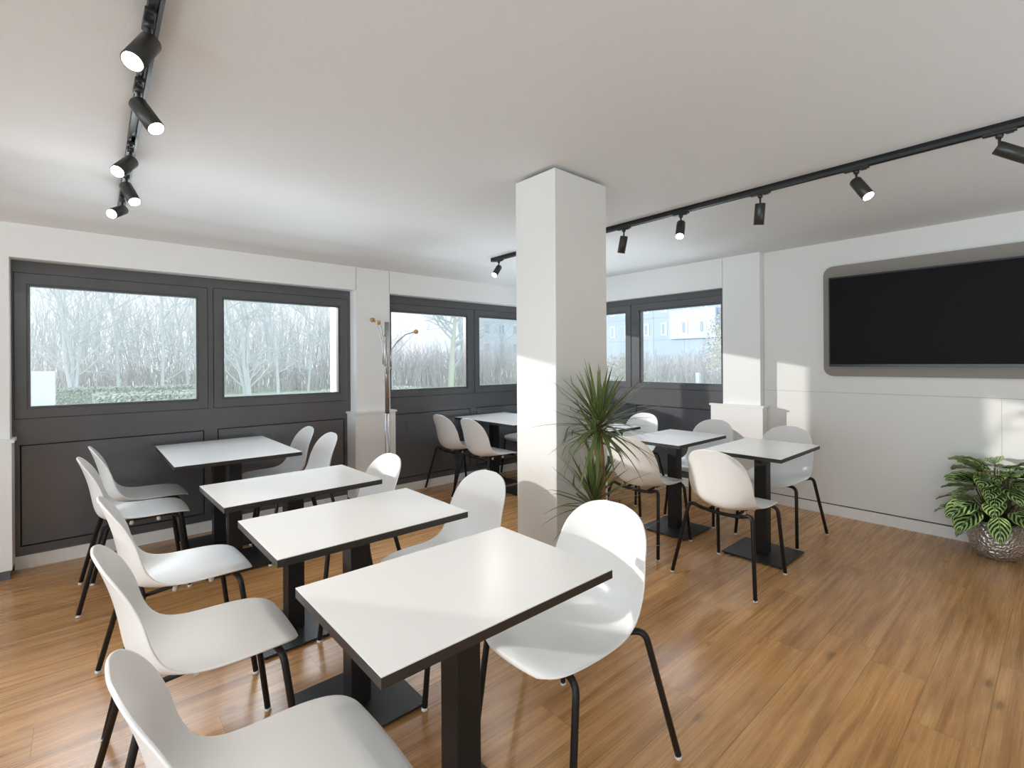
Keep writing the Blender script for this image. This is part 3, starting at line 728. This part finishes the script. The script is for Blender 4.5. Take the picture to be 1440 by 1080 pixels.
TR = [(-.2, 24, 6.5, 'leaning many stemmed bare tree at the left of the left window'), (1.2, 27, 8, 'tall bare tree with fine upright twigs left of centre in the left window'),
      (2.5, 25, 7, 'slim bare tree in the middle of the left window'), (3.9, 28, 8, 'bare tree at the right of the left window'),
      (4.1, 17.5, 6, 'spreading bare tree close outside in the second pane'), (6.8, 24, 7, 'bare tree at the centre of the second pane'), (8.8, 26, 7, 'bare tree behind the grey pier seen in the second pane'),
      (13.0, 25, 7, 'bare tree at the left of the far window pane'), (17.0, 25, 8, 'leaning bare tree with a thick trunk in the far left window'), (19.5, 27, 7, 'bare tree right of the leaning trunk in the far window'),
      (21.8, 26, 7, 'bare tree close to the column seen in the far window')]
for i, (x, y, h, lb) in enumerate(TR):
    rd = random.Random(40 + i); r = empty('bare_tree', (x, y, -.2)); b = MB()
    ns = 3 if i in (0, 4) else 1
    tb = MB()
    for s_ in range(ns):
        tilt = Vector((rd.uniform(-.35, .35) if ns > 1 else rd.uniform(-.1, .1), rd.uniform(-.1, .1), 1)).normalized()
        pts = [Vector((0, 0, 0)), tilt * h * .25, tilt * h * .5 + Vector((rd.uniform(-.2, .2), 0, 0)), tilt * h * .8 + Vector((rd.uniform(-.3, .3), 0, 0))]
        r0 = .07 if i != 8 else .2
        tb.tube(pts, [r0, r0 * .8, r0 * .6, r0 * .3], 8, caps=False)
        for k in range(13 if ns == 1 else 9):
            f = rd.uniform(.15, .98); j = min(2, int(f * 3)); pp = pts[j].lerp(pts[j + 1], f * 3 - j); a = rd.uniform(0, 2 * PI)
            branch(b, pp, Vector((math.cos(a) * .9, math.sin(a) * .9, rd.uniform(.3, 1.0))).normalized(), h * rd.uniform(.22, .38), r0 * .38, 2, rd)
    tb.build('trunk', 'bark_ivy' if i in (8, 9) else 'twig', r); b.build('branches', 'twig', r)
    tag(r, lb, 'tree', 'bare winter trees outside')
# thicket of saplings: uncountable
def thicket(name, x0, x1, y0, y1, n, h, mat, seed, axis=0):
    rd = random.Random(seed); b = MB()
    for _ in range(n):
        x, y = rd.uniform(x0, x1), rd.uniform(y0, y1); hh = h * rd.uniform(.45, 1.0); p = Vector((x, y, -.2)); d = Vector((rd.uniform(-.25, .25), rd.uniform(-.25, .25), 1))
        pts = [p, p + d * hh * .4, p + d * hh * .7 + Vector((rd.uniform(-.2, .2), rd.uniform(-.2, .2), 0)), p + d * hh + Vector((rd.uniform(-.3, .3), rd.uniform(-.3, .3), 0))]
        b.tube(pts, [.022, .016, .011, .004], 3, caps=False)
        for k in range(5):
            f = rd.uniform(.3, .95); q = p + d * hh * f; a = rd.uniform(0, 2 * PI); l_ = hh * rd.uniform(.12, .3)
            b.tube([q, q + Vector((math.cos(a) * l_ * .6, math.sin(a) * l_ * .6, l_ * .7))], [.010, .003], 3, caps=False)
    o = b.build(name, mat); tag(o, kind='stuff'); return o
tag(thicket('sapling_thicket', -4, 16, 30, 38, 900, 7.5, 'twig', 61), 'dense thicket of bare saplings at the back beyond the hedges', 'thicket')
tag(thicket('shrub_thicket', -2, 24, 28, 31, 1100, 2.6, 'twig2', 62), 'low tangle of reddish dry shrubs in front of the tall saplings', 'thicket')
tag(thicket('shrub_thicket', 12, 34, 25.5, 29, 900, 3.4, 'twig2', 63), 'low tangle of dry shrubs outside the far left window', 'thicket')
tag(thicket('shrub_thicket', 19, 24, 4, 17, 900, 2.1, 'twig2', 64), 'low tangle of dry shrubs before the fence outside the right window', 'thicket')
def bush(x, y, z, rx, rz_, mat, label, seed, n=2600):
    rd = random.Random(seed); r = empty('bush', (x, y, -.2)); b = MB()
    def fn(rd):
        a, c = rd.uniform(0, 2 * PI), rd.uniform(-.3, 1); s_ = math.sqrt(max(0, 1 - c * c)); k = rd.uniform(.55, 1.0)
        n_ = Vector((s_ * math.cos(a), s_ * math.sin(a), c)); return Vector((n_.x * rx * k, n_.y * rx * k, max(0.02, z + n_.z * rz_ * k))), n_
    leafy(b, fn, int(n * 1.6), .042, rd); b.build('leaves', mat, r, recalc=False)
    b = MB()
    for k in range(7): a = k * .9; b.tube([(0, 0, 0), (math.cos(a) * rx * .3, math.sin(a) * rx * .3, z * .6), (math.cos(a) * rx * .6, math.sin(a) * rx * .6, z + rz_ * .5)], [.03, .02, .008], 5)
    b.build('stems', 'twig2', r); tag(r, label, 'bush', 'shrubs outside'); return r
bush(22.5, 22.0, 2.2, 2.3, 2.4, 'greenbush', 'tall yellowish green shrub outside, close to the column in the far window', 71, 4200)
bush(17.0, 7.5, 1.7, 1.2, 1.9, 'bush', 'tall dry shrub outside at the right edge of the right window', 72, 3600)
bush(17.0, 12.4, 0.9, 1.1, 1.0, 'bush', 'round dry shrub outside in the narrow right window pane', 73, 2200)
# fence
fe = empty('garden_fence', (25.5, 12.5, -.2)); tag(fe, 'pale slatted garden fence beyond the shrubs outside the right window', 'fence')
for k in range(8): MB().box(-.06, .06, -6 + k * 1.7 - .06, -6 + k * 1.7 + .06, 0, 2.1).build('post', 'pale_ext', fe)
b = MB()
for k in range(60): b.box(-.02, .02, -6 + k * .2 + .03, -6 + k * .2 + .15, .1, 1.9)
b.build('slat_panel', 'pale_ext', fe)
ps = bx('marker_post', 'pale_ext', (-.06, .06, -.06, .06, 0, 1.15)); ps.location = (15.5, 8.15, -.2); tag(ps, 'slim white post outside near the right edge of the right window', 'post')
# building
bd = empty('apartment_building', (70, 40, -.2)); tag(bd, 'blue grey apartment block with white window frames outside the right window', 'building')
MB().box(0, 12, -20, 26, 0, 19).build('facade', 'facade', bd)
MB().box(-.6, 0, -6.2, 1.2, 5.0, 9.4).build('pale_annex', 'facade2', bd)
b = MB()
for z in (4.9, 8.5, 12.2): b.box(-.02, 0, -20, 26, z, z + .12)
for y in (-12.5, -6.3, -1.0, 4.4, 9.8, 15): b.box(-.02, 0, y, y + .1, 0, 19)
b.build('facade_joints', 'pane_ext', bd)
for z in (5.7, 9.4, 13.0):
    for y in (-17, -13.5, -9.5, -4.8, -1.9, 2.0, 5.2, 9, 12, 17):
        f = MB().box(-.66 if z < 6 and -6.2 < y < 1 else -.06, 0, y, y + 1.05, z, z + 2.0).build('window', 'win_ext', bd)
        MB().box(-.7 if z < 6 and -6.2 < y < 1 else -.1, -.01, y + .45, y + .9, z + .2, z + 1.8).build('pane', 'pane_ext', f)
MB().box(-.9, 12, -20.5, 26.5, 19, 19.6).build('roof', 'facade2', bd)
b2 = empty('office_building', (86, 100, -.2)); tag(b2, 'pale blue office block faint behind the trees in the far left window', 'building')
MB().box(-15, 15, 0, 16, 0, 20).build('facade', 'facade2', b2)
for z in (4, 9, 14):
    for x in (-12.5, -7.5, -2.5, 2.5, 7.5, 12):
        f = MB().box(x, x + 2.0, -.06, 0, z, z + 2.7).build('window', 'win_ext', b2); MB().box(x + .2, x + 1.8, -.1, -.01, z + .2, z + 2.5).build('pane', 'pane_ext', f)
bxo = bx('utility_cabinet', 'pale_ext', (-.15, .15, -.15, .15, 0, 1.46), bev=.02); bxo.location = (-.42, 9.0, -.2)  # plain white upright box, no known use
tag(bxo, 'slim white box outside at the bottom left of the left window', 'cabinet')
